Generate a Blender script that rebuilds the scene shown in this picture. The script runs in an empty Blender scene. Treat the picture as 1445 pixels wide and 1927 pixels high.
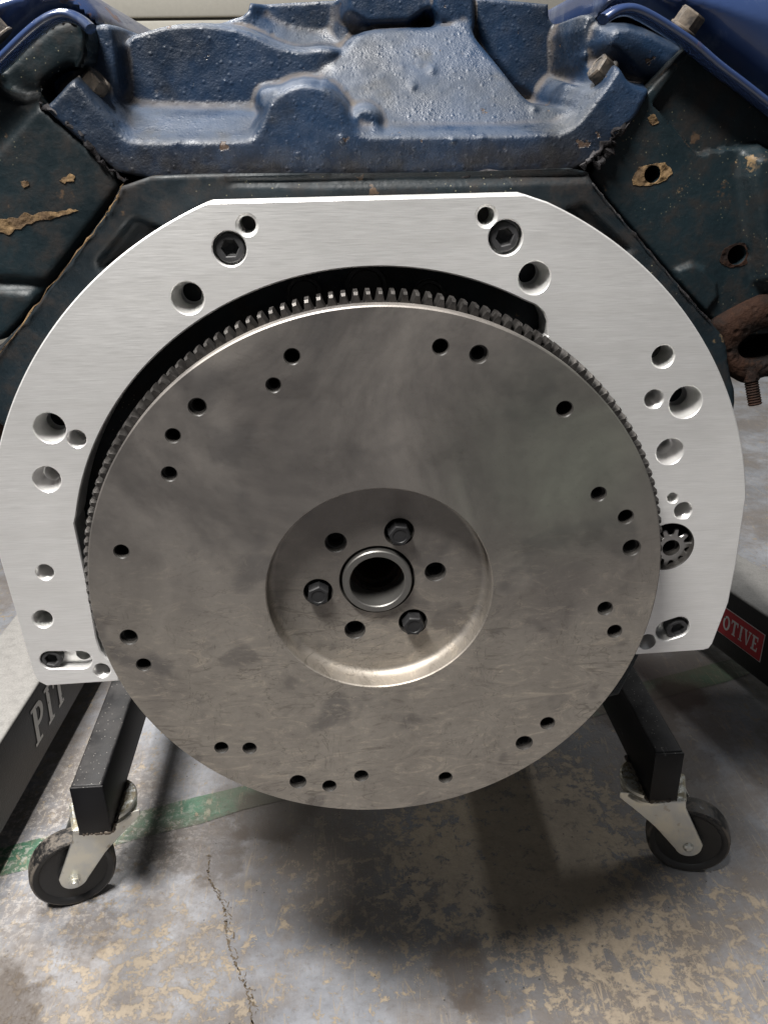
import bpy, bmesh, math, random
import numpy as np
from mathutils import Vector, Matrix
from mathutils.geometry import delaunay_2d_cdt
random.seed(7); rng = np.random.default_rng(7)
PI = math.pi
S = bpy.context.scene; COL = S.collection

# ------------------------------------------------------------------ camera
W0, H0, F0 = 1445.0, 1927.0, 1570.69
ROT = np.array([[0.9977432173490397, -0.04267296754181905, 0.0518410076595908],
                [-0.06483718437858332, -0.41161685236730394, 0.9090476920212112],
                [-0.0174531302591966, -0.9103573939329586, -0.41345471766052877]])   # columns: right, down, forward
CAM = np.array([-0.02178, -0.43913629, 0.25351199])
cam = bpy.data.cameras.new('camera'); co = bpy.data.objects.new('camera', cam); COL.objects.link(co)
cam.sensor_fit = 'VERTICAL'; cam.sensor_height = 36; cam.sensor_width = 27
cam.lens = F0/H0*36; cam.clip_start = 0.01; cam.clip_end = 60
m4 = Matrix.Identity(4)
for r in range(3):
    m4[r][0] = ROT[r, 0]; m4[r][1] = -ROT[r, 1]; m4[r][2] = -ROT[r, 2]; m4[r][3] = CAM[r]
co.matrix_world = m4; S.camera = co

# ------------------------------------------------------------------ world, lamps, exposure
wd = bpy.data.worlds.new('World'); S.world = wd; wd.use_nodes = True
bg = wd.node_tree.nodes['Background']; bg.inputs[0].default_value = (0.92, 0.95, 1.0, 1); bg.inputs[1].default_value = 0.135
def strip(name, loc, target, sx, sy, power, col=(1, .97, .93), spread=180):
    l = bpy.data.lights.new(name, 'AREA'); l.shape = 'RECTANGLE'; l.size = sx; l.size_y = sy; l.energy = power; l.color = col; l.spread = math.radians(spread)
    o = bpy.data.objects.new(name, l); COL.objects.link(o); o.location = loc
    o.rotation_euler = (Vector(target)-Vector(loc)).to_track_quat('-Z', 'Y').to_euler()
strip('shop_light_front', (-.60, -.61, 1.75), (.06, .02, -.5), .70, .20, 20.5, spread=72)
strip('shop_light_top', (-.34, .12, 1.9), (-.3, .12, 0), .5, .06, 34)
strip('shop_light_back', (-.60, 1.5, 1.9), (-.6, .9, -.5), .5, .14, 24, (1, .98, .95), spread=140)
strip('shop_light_far', (2.3, 1.3, 1.9), (1.9, 1.4, -.5), .8, .08, 17, (.96, .98, 1), spread=95)
S.view_settings.view_transform = 'Standard'; S.view_settings.look = 'None'; S.view_settings.exposure = 0; S.view_settings.gamma = 1
S.render.engine = 'CYCLES'

# ------------------------------------------------------------------ picking points in the measured planes
def ray(p):
    d = np.array([(p[0]-W0/2)/F0, (p[1]-H0/2)/F0, 1.0]); return ROT @ d
def at_y(p, y):
    d = ray(p); return CAM + d*((y-CAM[1])/d[1])
def at_z(p, z):
    d = ray(p); return CAM + d*((z-CAM[2])/d[2])
def xz(p, y):
    q = at_y(p, y); return (float(q[0]), float(q[2]))

# ------------------------------------------------------------------ materials
class Mat:
    def __init__(s, name):
        s.m = bpy.data.materials.new(name); s.m.use_nodes = True; s.t = s.m.node_tree
        s.b = s.t.nodes['Principled BSDF']; s._c = None
    def n(s, typ, **kw):
        x = s.t.nodes.new(typ)
        for k, v in kw.items(): setattr(x, k, v)
        return x
    def put(s, sock, v):
        if isinstance(v, bpy.types.NodeSocket): s.t.links.new(v, sock)
        else:
            if isinstance(v, (tuple, list)) and len(v) == 3 and sock.type == 'RGBA': v = (*v, 1)
            sock.default_value = v
    def co(s):
        if s._c is None: s._c = s.n('ShaderNodeTexCoord').outputs['Object']
        return s._c
    def map(s, scale=(1, 1, 1), rot=(0, 0, 0), loc=(0, 0, 0)):
        x = s.n('ShaderNodeMapping'); s.put(x.inputs['Vector'], s.co())
        x.inputs['Scale'].default_value = scale; x.inputs['Rotation'].default_value = rot; x.inputs['Location'].default_value = loc
        return x.outputs[0]
    def noise(s, scale, detail=4, rough=.55, vec=None, dist=0):
        x = s.n('ShaderNodeTexNoise'); s.put(x.inputs['Vector'], vec if vec is not None else s.co())
        x.inputs['Scale'].default_value = scale; x.inputs['Detail'].default_value = detail
        x.inputs['Roughness'].default_value = rough; x.inputs['Distortion'].default_value = dist
        return x.outputs['Fac']
    def vor(s, scale, vec=None, feature='F1', out='Distance', rnd=1):
        x = s.n('ShaderNodeTexVoronoi', feature=feature); s.put(x.inputs['Vector'], vec if vec is not None else s.co())
        x.inputs['Scale'].default_value = scale; x.inputs['Randomness'].default_value = rnd
        return x.outputs[out]
    def step(s, v, a, b, lo=0., hi=1.):
        x = s.n('ShaderNodeMapRange', interpolation_type='SMOOTHSTEP'); s.put(x.inputs[0], v)
        x.inputs[1].default_value = a; x.inputs[2].default_value = b; x.inputs[3].default_value = lo; x.inputs[4].default_value = hi
        return x.outputs[0]
    def ma(s, op, a, b=0.):
        x = s.n('ShaderNodeMath', operation=op); s.put(x.inputs[0], a); s.put(x.inputs[1], b); return x.outputs[0]
    def mix(s, f, a, b, mode='MIX'):
        x = s.n('ShaderNodeMix', data_type='RGBA', blend_type=mode); s.put(x.inputs[0], f); s.put(x.inputs[6], a); s.put(x.inputs[7], b); return x.outputs[2]
    def bump(s, h, strength=.3, dist=.001, prev=None):
        x = s.n('ShaderNodeBump'); s.put(x.inputs['Height'], h); x.inputs['Strength'].default_value = strength
        x.inputs['Distance'].default_value = dist
        if prev is not None: s.put(x.inputs['Normal'], prev)
        return x.outputs[0]
    def sep(s, v):
        x = s.n('ShaderNodeSeparateXYZ'); s.put(x.inputs[0], v); return x.outputs
    def point(s):
        return s.n('ShaderNodeNewGeometry').outputs['Pointiness']
    def nrm(s):
        return s.n('ShaderNodeNewGeometry').outputs['Normal']
    def dist(s, p):
        x = s.n('ShaderNodeVectorMath', operation='DISTANCE'); s.put(x.inputs[0], s.co()); x.inputs[1].default_value = p; return x.outputs['Value']
    def set(s, base=None, rough=None, metal=None, normal=None, **kw):
        if base is not None: s.put(s.b.inputs['Base Color'], base)
        if rough is not None: s.put(s.b.inputs['Roughness'], rough)
        if metal is not None: s.put(s.b.inputs['Metallic'], metal)
        if normal is not None: s.put(s.b.inputs['Normal'], normal)
        for k, v in kw.items(): s.put(s.b.inputs[k.replace('_', ' ')], v)
        return s.m

def m_alu():
    m = Mat('brushed_aluminium')
    fine = m.noise(60, 5, .65, m.map((1.2, 1, 55)))
    med = m.noise(9, 4, .6, m.map((.6, 1, 14)))
    blot = m.noise(7, 3, .5)
    scr = m.step(m.noise(30, 3, .6, m.map((.35, 1, 16), (0, .05, 0))), .66, .72)
    c = m.mix(m.step(fine, .3, .7), (.765, .76, .745), (.89, .885, .875))
    c = m.mix(m.step(med, .35, .7, 0, .4), c, (.74, .73, .71))
    c = m.mix(m.ma('MULTIPLY', scr, .25), c, (.6, .59, .58))
    r = m.ma('ADD', m.step(fine, .2, .8, .36, .50), m.step(blot, .3, .7, -.04, .06))
    nb = m.bump(m.ma('ADD', fine, m.ma('MULTIPLY', med, .4)), .15, .0006)
    sm = m.step(m.noise(5, 5, .6, m.map((1, 1, 1.4), (0, 0, 0), (4, 0, 3)), .6), .50, .66)
    c = m.mix(m.ma('MULTIPLY', sm, .16), c, (.62, .615, .61))
    return m.set(c, m.ma('ADD', r, m.ma('MULTIPLY', sm, .05)), .72, nb)
def m_aluhole():
    m = Mat('machined_aluminium'); n = m.noise(220, 3, .6, m.map((1, 5, 1)))
    return m.set(m.mix(n, (.66, .655, .64), (.86, .855, .84)), .42, .7, m.bump(n, .25, .0005))
def m_tapped():
    m = Mat('tapped_aluminium'); n = m.noise(300, 3)
    return m.set(m.mix(n, (.70, .69, .68), (.86, .85, .84)), .30, .65, m.bump(n, .1, .0003))
def m_steel():
    m = Mat('oiled_flywheel_steel')
    big = m.noise(8, 6, .65, None, .8); mid = m.noise(60, 7, .75); fine = m.noise(240, 4, .7)
    def blot(sc, loc, a, b): return m.step(m.noise(sc, 3, .5, m.map((1, 1, 1), (0, 0, 0), loc), .3), a, b)
    f1 = blot(19, (3, 1, 7), .57, .66); f2 = blot(27, (1, 4, 2), .60, .69); f3 = blot(12, (9, 2, 5), .55, .66)
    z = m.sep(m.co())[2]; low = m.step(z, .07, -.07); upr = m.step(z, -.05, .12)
    def hair(sc, mp, a, d): return m.step(m.ma('ABSOLUTE', m.ma('SUBTRACT', m.noise(sc, 4, .6, mp, d), .5)), a, a*.3)
    s1 = m.ma('MULTIPLY', hair(18, m.map((1, 1, 3), (0, .6, 0)), .012, 1.6), m.step(m.noise(24, 4), .48, .6))
    s2 = m.ma('MULTIPLY', hair(16, m.map((3, 1, 1), (0, .3, 0), (4, 0, 2)), .010, 1.8), m.step(m.noise(21, 4, .5, m.map((1, 1, 1), (0, 0, 0), (2, 7, 1))), .5, .6))
    s3 = m.ma('MULTIPLY', hair(9, m.map((.6, 1, 4), (0, -.5, 0), (1, 0, 5)), .008, .5), m.step(m.noise(13, 3), .5, .6))
    swl = m.noise(26, 9, .8, m.map((1.2, 1, 3.2), (0, .5, 0)), 2.2)
    c = m.mix(m.step(big, .32, .68), (.175, .163, .154), (.265, .246, .227))
    c = m.mix(m.ma('MULTIPLY', low, .55), c, (.41, .372, .318))  # lower half lightened by height: reflected floor light painted into the steel
    c = m.mix(m.ma('MULTIPLY', f3, .4), c, (.17, .155, .148))
    c = m.mix(m.ma('MULTIPLY', f1, .62), c, (.135, .128, .125)); c = m.mix(m.ma('MULTIPLY', f2, .55), c, (.13, .12, .115))
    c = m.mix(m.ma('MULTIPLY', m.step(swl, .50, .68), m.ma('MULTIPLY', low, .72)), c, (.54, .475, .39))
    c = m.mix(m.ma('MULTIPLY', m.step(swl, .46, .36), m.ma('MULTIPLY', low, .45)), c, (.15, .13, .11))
    sc = m.ma('MULTIPLY', m.ma('MAXIMUM', m.ma('MAXIMUM', s1, s2), s3), m.step(low, 0, 1, .12, .42))
    c = m.mix(sc, c, (.10, .086, .07))
    c = m.mix(m.step(mid, .35, .75, 0, .30), c, (.16, .143, .128))
    grn = m.ma('MULTIPLY', m.step(m.dist((.10, 0, .08)), .09, .02), m.step(big, .35, .6, .2, .5))
    c = m.mix(grn, c, (.17, .20, .155))  # greenish patch: a reflection of the surroundings painted into the colour
    sp = m.step(m.vor(420), .12, .05)
    c = m.mix(m.ma('MULTIPLY', sp, m.step(m.noise(30, 2), .52, .62, 0, .7)), c, (.09, .075, .065))
    r = m.ma('ADD', m.step(big, .35, .65, .41, .55), m.ma('MULTIPLY', m.step(mid, .3, .7), .10))
    h = m.ma('ADD', m.ma('MULTIPLY', swl, low), m.ma('ADD', m.ma('MULTIPLY', sc, -.6), m.ma('ADD', m.ma('MULTIPLY', fine, .3), mid)))
    return m.set(c, r, .85, m.bump(h, .14, .0008))
def m_gear():
    m = Mat('ring_gear_steel'); n = m.noise(160, 4)
    return m.set(m.mix(n, (.045, .042, .040), (.10, .094, .09)), m.step(n, .3, .7, .32, .5), .9, m.bump(n, .2, .0005))
def m_bright():
    m = Mat('ground_steel'); n = m.noise(120, 4, .6, m.map((1, 6, 1)))
    return m.set(m.mix(n, (.46, .45, .43), (.62, .61, .59)), .33, 1., m.bump(n, .1, .0004))
def m_black_oxide(name='black_oxide', a=(.007, .007, .0075), b=(.016, .016, .017), r=.5):
    m = Mat(name); n = m.noise(180, 4)
    return m.set(m.mix(n, a, b), m.step(n, .3, .7, r-.06, r+.12), 0., m.bump(n, .2, .0004), Specular_IOR_Level=.35)
def m_cast():
    m = Mat('blue_painted_casting')
    g = m.noise(420, 3, .6); g2 = m.noise(130, 4, .6); big = m.noise(13, 4, .6); pits = m.vor(230)
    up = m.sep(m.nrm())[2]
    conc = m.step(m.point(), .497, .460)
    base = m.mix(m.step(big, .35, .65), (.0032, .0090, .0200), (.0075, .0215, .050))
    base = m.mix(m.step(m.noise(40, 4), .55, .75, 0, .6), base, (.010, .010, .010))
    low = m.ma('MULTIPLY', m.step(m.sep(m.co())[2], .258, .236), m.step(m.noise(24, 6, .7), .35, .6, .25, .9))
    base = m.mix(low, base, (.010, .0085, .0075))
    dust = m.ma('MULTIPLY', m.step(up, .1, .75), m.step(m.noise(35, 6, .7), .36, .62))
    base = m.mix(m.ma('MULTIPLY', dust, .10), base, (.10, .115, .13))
    dirt = m.ma('MULTIPLY', conc, m.step(m.noise(26, 6, .7), .32, .56))
    base = m.mix(m.ma('MULTIPLY', dirt, .62), base, (.085, .068, .052))
    chip = m.step(m.noise(70, 5, .6, m.map((1, 1, 1), (0, 0, 0), (5, 2, 1))), .67, .70)
    base = m.mix(chip, base, (.05, .032, .022))
    r = m.ma('ADD', m.step(g2, .3, .7, .33, .50), m.ma('MULTIPLY', m.ma('ADD', dust, dirt), .3))
    h = m.ma('ADD', m.ma('MULTIPLY', m.noise(800, 3, .7), .45), m.ma('ADD', m.ma('MULTIPLY', g2, .8), m.ma('MULTIPLY', m.step(pits, .0, .35), -.35)))
    h = m.ma('SUBTRACT', h, m.ma('MULTIPLY', chip, .5))
    return m.set(base, r, 0., m.bump(h, .5, .0014), Specular_IOR_Level=.5)
def m_block(name='grimy_block_paint', a=(.003, .0055, .0075), b=(.0055, .011, .015)):
    m = Mat(name)
    g = m.noise(240, 4); g2 = m.noise(60, 5, .65); big = m.noise(10, 5, .6)
    base = m.mix(m.step(big, .35, .65), a, b)
    base = m.mix(m.step(g2, .45, .7, 0, .7), base, (.016, .012, .010))
    chip = m.ma('MULTIPLY', m.step(m.noise(42, 6, .7), .63, .67), m.step(m.noise(9, 2), .50, .60))
    base = m.mix(chip, base, (.17, .115, .06))
    base = m.mix(m.step(m.noise(55, 4, .6, m.map((1, 1, 1), (0, 0, 0), (1, 8, 3))), .66, .70, 0, .6), base, (.075, .045, .025))
    spk = m.ma('MULTIPLY', m.step(m.vor(330), .16, .06), m.step(m.noise(14, 3), .5, .62))
    base = m.mix(spk, base, (.16, .15, .10))
    return m.set(base, m.step(g2, .3, .7, .42, .66), 0., m.bump(m.ma('ADD', g, g2), .30, .0009), Specular_IOR_Level=.25)
def m_cover():
    m = Mat('glossy_blue_enamel')
    n = m.noise(14, 4); sc = m.noise(22, 6, .7, m.map((1, 1, .25), (0, .9, 0)))
    rust = m.ma('MULTIPLY', m.step(m.noise(33, 5, .6), .60, .64), m.step(m.noise(13, 2), .5, .56))
    c = m.mix(n, (.011, .022, .066), (.024, .043, .105))
    c = m.mix(m.step(sc, .52, .68, 0, .6), c, (.10, .12, .165))  # pale streaks: highlights painted into the enamel colour
    c = m.mix(rust, c, (.06, .03, .022))
    return m.set(c, m.ma('ADD', m.step(n, .3, .7, .16, .26), m.ma('MULTIPLY', rust, .5)), 0., m.bump(m.ma('ADD', m.noise(90, 3), rust), .08, .0008), Coat_Weight=.3)
def m_rust(name='rusty_iron', a=(.020, .0095, .006), b=(.006, .0048, .0045)):
    m = Mat(name); n = m.noise(38, 6, .7); f = m.noise(260, 4)
    c = m.mix(m.step(n, .38, .62), b, a); c = m.mix(m.step(f, .55, .75, 0, .35), c, (.042, .020, .010))
    return m.set(c, .85, 0., Specular_IOR_Level=.12, normal=m.bump(m.ma('ADD', m.ma('ADD', n, f), m.ma('MULTIPLY', m.step(m.vor(150), 0, .4), .8)), .7, .002))
def m_boltold():
    m = Mat('corroded_bolt'); n = m.noise(120, 5, .65)
    c = m.mix(m.step(n, .4, .6), (.022, .019, .017), (.095, .076, .058))
    return m.set(c, .6, .3, m.bump(n, .5, .001))
def m_tube():
    m = Mat('satin_black_tube')
    up = m.sep(m.nrm())[2]; d = m.noise(28, 6, .7); s2 = m.step(m.vor(260), .14, .05)
    dust = m.ma('MULTIPLY', m.step(up, .6, .95), m.step(d, .30, .70, .08, .75))
    c = m.mix(m.ma('MULTIPLY', dust, .26), (.006, .006, .007), (.18, .17, .165))
    c = m.mix(m.ma('MULTIPLY', s2, m.ma('MULTIPLY', m.step(up, .6, .95), .6)), c, (.5, .47, .42))
    sc = m.step(m.noise(40, 4, .7, m.map((3, .4, 1), (0, 0, .8))), .68, .72)
    c = m.mix(m.ma('MULTIPLY', sc, .25), c, (.25, .24, .23))
    return m.set(c, m.ma('ADD', .36, m.ma('MULTIPLY', dust, .3)), 0., m.bump(m.noise(300, 3), .12, .0006), Specular_IOR_Level=.2)
def m_crane():
    m = Mat('dusty_crane_paint')
    up = m.sep(m.nrm())[2]; d = m.noise(60, 6, .7); f = m.noise(500, 3)
    dust = m.ma('MULTIPLY', m.step(up, .35, .9), m.step(d, .25, .6, .75, 1))
    c = m.mix(dust, (.010, .010, .010), m.mix(f, (.15, .145, .137), (.31, .30, .285)))
    return m.set(c, m.ma('ADD', .42, m.ma('MULTIPLY', dust, .4)), 0., m.bump(m.ma('ADD', d, f), .35, .0012))
def m_zinc():
    m = Mat('zinc_plated_steel'); n = m.noise(40, 5, .6); f = m.noise(160, 4)
    up = m.sep(m.nrm())[2]
    c = m.mix(m.step(n, .35, .65), (.56, .58, .58), (.70, .69, .62))
    dirt = m.ma('MULTIPLY', m.step(up, .5, .9), m.step(m.noise(120, 5, .7), .40, .55))
    c = m.mix(m.ma('MULTIPLY', dirt, .8), c, (.20, .16, .08))
    c = m.mix(m.step(m.noise(70, 4), .62, .72, 0, .6), c, (.25, .20, .13))
    return m.set(c, m.ma('ADD', m.step(f, .3, .7, .30, .42), m.ma('MULTIPLY', dirt, .4)), .85, m.bump(f, .12, .0006))
def m_rubber():
    m = Mat('black_caster_rubber'); n = m.noise(90, 5, .7)
    tread = m.step(m.dist((0, 0, 0)), .0415, .0435)
    dirt = m.ma('MULTIPLY', tread, m.step(m.noise(48, 7, .8), .43, .57))
    c = m.mix(m.ma('MULTIPLY', dirt, .75), (.009, .009, .0095), (.15, .128, .105))
    c = m.mix(m.step(n, .62, .8, 0, .3), c, (.05, .045, .04))
    return m.set(c, m.ma('ADD', .42, m.ma('MULTIPLY', dirt, .4)), 0., m.bump(n, .25, .001))
def m_floor(name, green=False):
    m = Mat(name)
    big = m.noise(2.6, 5, .6); mid = m.noise(9, 7, .7); grain = m.noise(170, 4, .75); fl = m.noise(56, 10, .80, None, .3)
    fl2 = m.noise(95, 7, .75, m.map((1, 1, 1), (0, 0, 0), (3, 1, 0)), .2)
    paint = m.mix(m.step(mid, .3, .7), (.155, .163, .182), (.262, .268, .288))
    if green: paint = m.mix(m.step(mid, .3, .7), (.035, .105, .065), (.075, .17, .11))
    dark_zone = m.step(m.ma('ADD', m.dist((.17, .33, -.5)), m.ma('MULTIPLY', m.ma('SUBTRACT', m.noise(12, 7, .7), .5), .22)), .36, .22, 0, .62)
    paint = m.mix(dark_zone, paint, (.075, .072, .070))  # paint darker in a soft round region below the engine
    cz = m.mix(m.noise(44, 6, .7), (.20, .158, .112), (.34, .28, .20))
    zone = m.step(m.dist((.17, .27, -.5)), .22, .05); zone2 = m.step(m.dist((.27, .07, -.5)), .26, .05)
    left = m.step(m.dist((-.27, .16, -.5)), .20, .04)
    thr = m.ma('ADD', m.ma('MULTIPLY', m.ma('MAXIMUM', zone, m.ma('MULTIPLY', zone2, .72)), .140), m.ma('MULTIPLY', left, .05))
    thr = m.ma('ADD', thr, m.step(big, .4, .7, -.015, .060))
    wear = m.step(m.ma('ADD', fl, thr), .606, .622)
    wear2 = m.ma('MULTIPLY', m.step(m.ma('ADD', fl2, m.ma('MULTIPLY', thr, .8)), .655, .675), m.step(m.noise(14, 3), .42, .55))
    def hair(sc, mp, a): return m.step(m.ma('ABSOLUTE', m.ma('SUBTRACT', m.noise(sc, 2, .5, mp, .35), .5)), a, a*.35)
    brk = m.step(m.noise(60, 5, .75), .45, .53)
    scr = m.ma('MAXIMUM', hair(5, m.map((5, .5, 1), (0, 0, .35)), .006), m.ma('MAXIMUM', hair(5, m.map((6, .45, 1), (0, 0, 1.25), (2, 3, 0)), .006), hair(6, m.map((5, .5, 1), (0, 0, -.95), (7, 1, 0)), .006)))
    scr = m.ma('MULTIPLY', m.ma('MULTIPLY', scr, brk), m.ma('MAXIMUM', m.ma('MAXIMUM', zone2, zone), .55))
    c = paint
    grime = m.ma('MULTIPLY', m.step(m.noise(6, 8, .72, m.map((1, 1, 1), (0, 0, 0), (4, 9, 0))), .38, .60), .70)
    c = m.mix(grime, c, (.115, .092, .072))
    c = m.mix(m.ma('MULTIPLY', m.ma('MAXIMUM', m.ma('MAXIMUM', wear, wear2), scr), m.ma('SUBTRACT', 1., m.ma('MULTIPLY', grime, .45))), c, cz)
    warp = m.ma('MULTIPLY', m.ma('SUBTRACT', m.noise(22, 7, .68), .5), .10)
    for p, r0, k in (((.080, .118, -.5), .030, .6), ((.105, .085, -.5), .026, .5), ((-.37, .11, -.5), .05, .8), ((-.20, .30, -.5), .05, .65), ((-.12, .345, -.5), .05, .7), ((-.30, .19, -.5), .03, .5), ((.38, .49, -.5), .055, .75), ((.45, .53, -.5), .04, .8), ((.40, .40, -.5), .05, .55)):
        c = m.mix(m.step(m.ma('ADD', m.dist(p), warp), r0+.010, r0-.010, 0, k), c, (.058, .044, .034))  # dark blots; the near-left one paints the shadow in that corner
    lsp = m.step(m.dist((-.37, .33, -.5)), .22, .05)
    c = m.mix(m.ma('MULTIPLY', lsp, m.step(m.noise(120, 6, .8), .5, .58, 0, .55)), c, (.42, .39, .36))
    specks = m.ma('MULTIPLY', m.step(m.vor(85), .11, .05), m.step(m.noise(16, 3), .46, .58))
    c = m.mix(m.ma('MULTIPLY', specks, .85), c, (.022, .018, .014))
    c = m.mix(m.step(grain, .48, .78, 0, .45), c, (.085, .072, .06))
    r = m.ma('ADD', m.step(mid, .3, .7, .24, .38), m.ma('ADD', m.ma('MULTIPLY', wear, .25), m.ma('MULTIPLY', grime, .25)))
    h = m.ma('ADD', m.ma('MULTIPLY', m.ma('MAXIMUM', wear, wear2), -.5), m.ma('ADD', m.ma('MULTIPLY', grain, .4), m.ma('MULTIPLY', m.noise(60, 6, .65), .7)))
    return m.set(c, r, 0., m.bump(h, .5, .0022), Specular_IOR_Level=.5)
def m_flat(name, c, r=.5, metal=0.):
    m = Mat(name); n = m.noise(90, 4)
    return m.set(m.mix(n, tuple(v*.82 for v in c), c), r, metal, m.bump(n, .12, .0008))
def m_print(name, c):
    m = Mat(name); w = m.step(m.noise(190, 5, .7), .60, .66)
    return m.set(m.mix(w, c, (.03, .03, .03)), .5, 0.)

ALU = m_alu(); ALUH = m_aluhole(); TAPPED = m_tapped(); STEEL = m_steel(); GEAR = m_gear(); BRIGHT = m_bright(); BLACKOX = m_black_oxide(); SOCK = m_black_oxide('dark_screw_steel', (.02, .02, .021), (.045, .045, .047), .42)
HOLE = m_black_oxide('shaded_hole_metal', (.014, .013, .012), (.036, .033, .030), .5)  # hole walls and bottoms coloured dark for the shade inside them
CAST = m_cast(); BLOCK = m_block(); HEADM = m_block('grimy_head_paint', (.0035, .008, .0105), (.0065, .014, .018)); COVER = m_cover(); RUST = m_rust(); RUSTB = m_boltold()
SEAL = m_rust('dried_gasket_sealant', (.05, .048, .05), (.012, .011, .012))
TUBE = m_tube(); CRANE = m_crane(); ZINC = m_zinc(); RUBBER = m_rubber()
DARKIRON = m_black_oxide('black_core_plug', (.006, .006, .006), (.012, .011, .011), .5)
RED = m_print('red_label_print', (.42, .028, .035)); WHITE = m_print('white_letter_print', (.62, .61, .60)); GREYPRINT = m_print('grey_letter_print', (.66, .645, .62))

# ------------------------------------------------------------------ mesh helpers
def link(name, me, mat, parent=None, sharp=.6, smooth=True):
    o = bpy.data.objects.new(name, me); COL.objects.link(o)
    for mm in (mat if isinstance(mat, (list, tuple)) else [mat]): me.materials.append(mm)
    if smooth:
        me.polygons.foreach_set('use_smooth', [True]*len(me.polygons)); me.set_sharp_from_angle(angle=sharp)
    if parent is not None: adopt(o, parent)
    return o
def world_of(o):
    m = o.matrix_basis.copy()
    if o.parent: m = world_of(o.parent) @ o.matrix_parent_inverse @ m
    return m
def adopt(o, parent):
    o.parent = parent; o.matrix_parent_inverse = world_of(parent).inverted()
def obj(name, bm, mat, parent=None, sharp=.6, smooth=True, fix=True):
    if fix: bmesh.ops.recalc_face_normals(bm, faces=bm.faces)
    me = bpy.data.meshes.new(name); bm.to_mesh(me); bm.free()
    return link(name, me, mat, parent, sharp, smooth)
def thing(name, label, cat, loc, group=None):
    o = bpy.data.objects.new(name, None); COL.objects.link(o); o.location = loc; o.empty_display_size = .05
    o['label'] = label; o['category'] = cat
    if group: o['group'] = group
    return o
def lab(o, text): o['label'] = text; return o
def circle(cx, cz, r, n=32): return [(cx+r*math.cos(2*PI*i/n), cz+r*math.sin(2*PI*i/n)) for i in range(n)]
def area2(l): return sum(l[i][0]*l[(i+1) % len(l)][1]-l[(i+1) % len(l)][0]*l[i][1] for i in range(len(l)))
def ccw(l): return l if area2(l) > 0 else l[::-1]
def offset(l, d):                                   # d > 0 grows a CCW loop
    n = len(l); out = []
    for i in range(n):
        a = Vector(l[i-1]); b = Vector(l[i]); c = Vector(l[(i+1) % n])
        n1 = (b-a).normalized(); n2 = (c-b).normalized()
        m1 = Vector((n1.y, -n1.x)); m2 = Vector((n2.y, -n2.x)); mm = (m1+m2)
        if mm.length < 1e-6: mm = m1
        mm.normalize(); k = 1/max(.5, mm.dot(m1))
        out.append((b.x+mm.x*d*k, b.y+mm.y*d*k))
    return out
def fillet(pts, rads, seg=8):                       # rounded polygon; rads one number or one per corner
    out = []; n = len(pts)
    for i in range(n):
        r = rads if not isinstance(rads, (list, tuple)) else rads[i]
        b = Vector(pts[i]); a = Vector(pts[i-1]); c = Vector(pts[(i+1) % n])
        u = (a-b); v = (c-b); lu, lv = u.length, v.length; u.normalize(); v.normalize()
        ang = u.angle(v)
        if r <= 0 or ang > PI-.02: out.append(tuple(b)); continue
        t = min(r/math.tan(ang/2), lu*.49, lv*.49)
        p, q = b+u*t, b+v*t
        for k in range(seg+1):
            s = k/seg; w = (1-s)**2*p+2*s*(1-s)*b+s*s*q; out.append(tuple(w))
    return out
def bridge(bm, A, B, mi=0):
    n = len(A)
    for i in range(n):
        try: bm.faces.new((A[i], A[(i+1) % n], B[(i+1) % n], B[i])).material_index = mi
        except ValueError: pass
def ring(bm, l, y): return [bm.verts.new((p[0], y, p[1])) for p in l]
def fill(bm, loops, y, mi=0):                       # flat sheet at y between the first loop and the others (holes)
    vs = []; es = []
    for l in loops:
        k = len(vs); vs += [Vector(p) for p in l]; es += [(k+i, k+(i+1) % len(l)) for i in range(len(l))]
    ov, oe, of, *_ = delaunay_2d_cdt(vs, es, [], 1, 1e-7)
    bv = [bm.verts.new((v[0], y, v[1])) for v in ov]
    cen = np.array([[sum(ov[i][0] for i in f)/len(f), sum(ov[i][1] for i in f)/len(f)] for f in of])
    ins = np.zeros(len(of), bool)                   # even-odd test over every loop: holes stay open
    for l in loops:
        P = np.array([tuple(p) for p in l]); Q = np.roll(P, -1, 0)
        for (ax, az), (bx, bz) in zip(P, Q):
            if az == bz: continue
            ins ^= ((az > cen[:, 1]) != (bz > cen[:, 1])) & (cen[:, 0] < (bx-ax)*(cen[:, 1]-az)/(bz-az)+ax)
    for f, k in zip(of, ins):
        if not k: continue
        try: bm.faces.new([bv[i] for i in f]).material_index = mi
        except ValueError: pass
    bmesh.ops.delete(bm, geom=[v for v in bv if not v.link_faces], context='VERTS')
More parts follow.
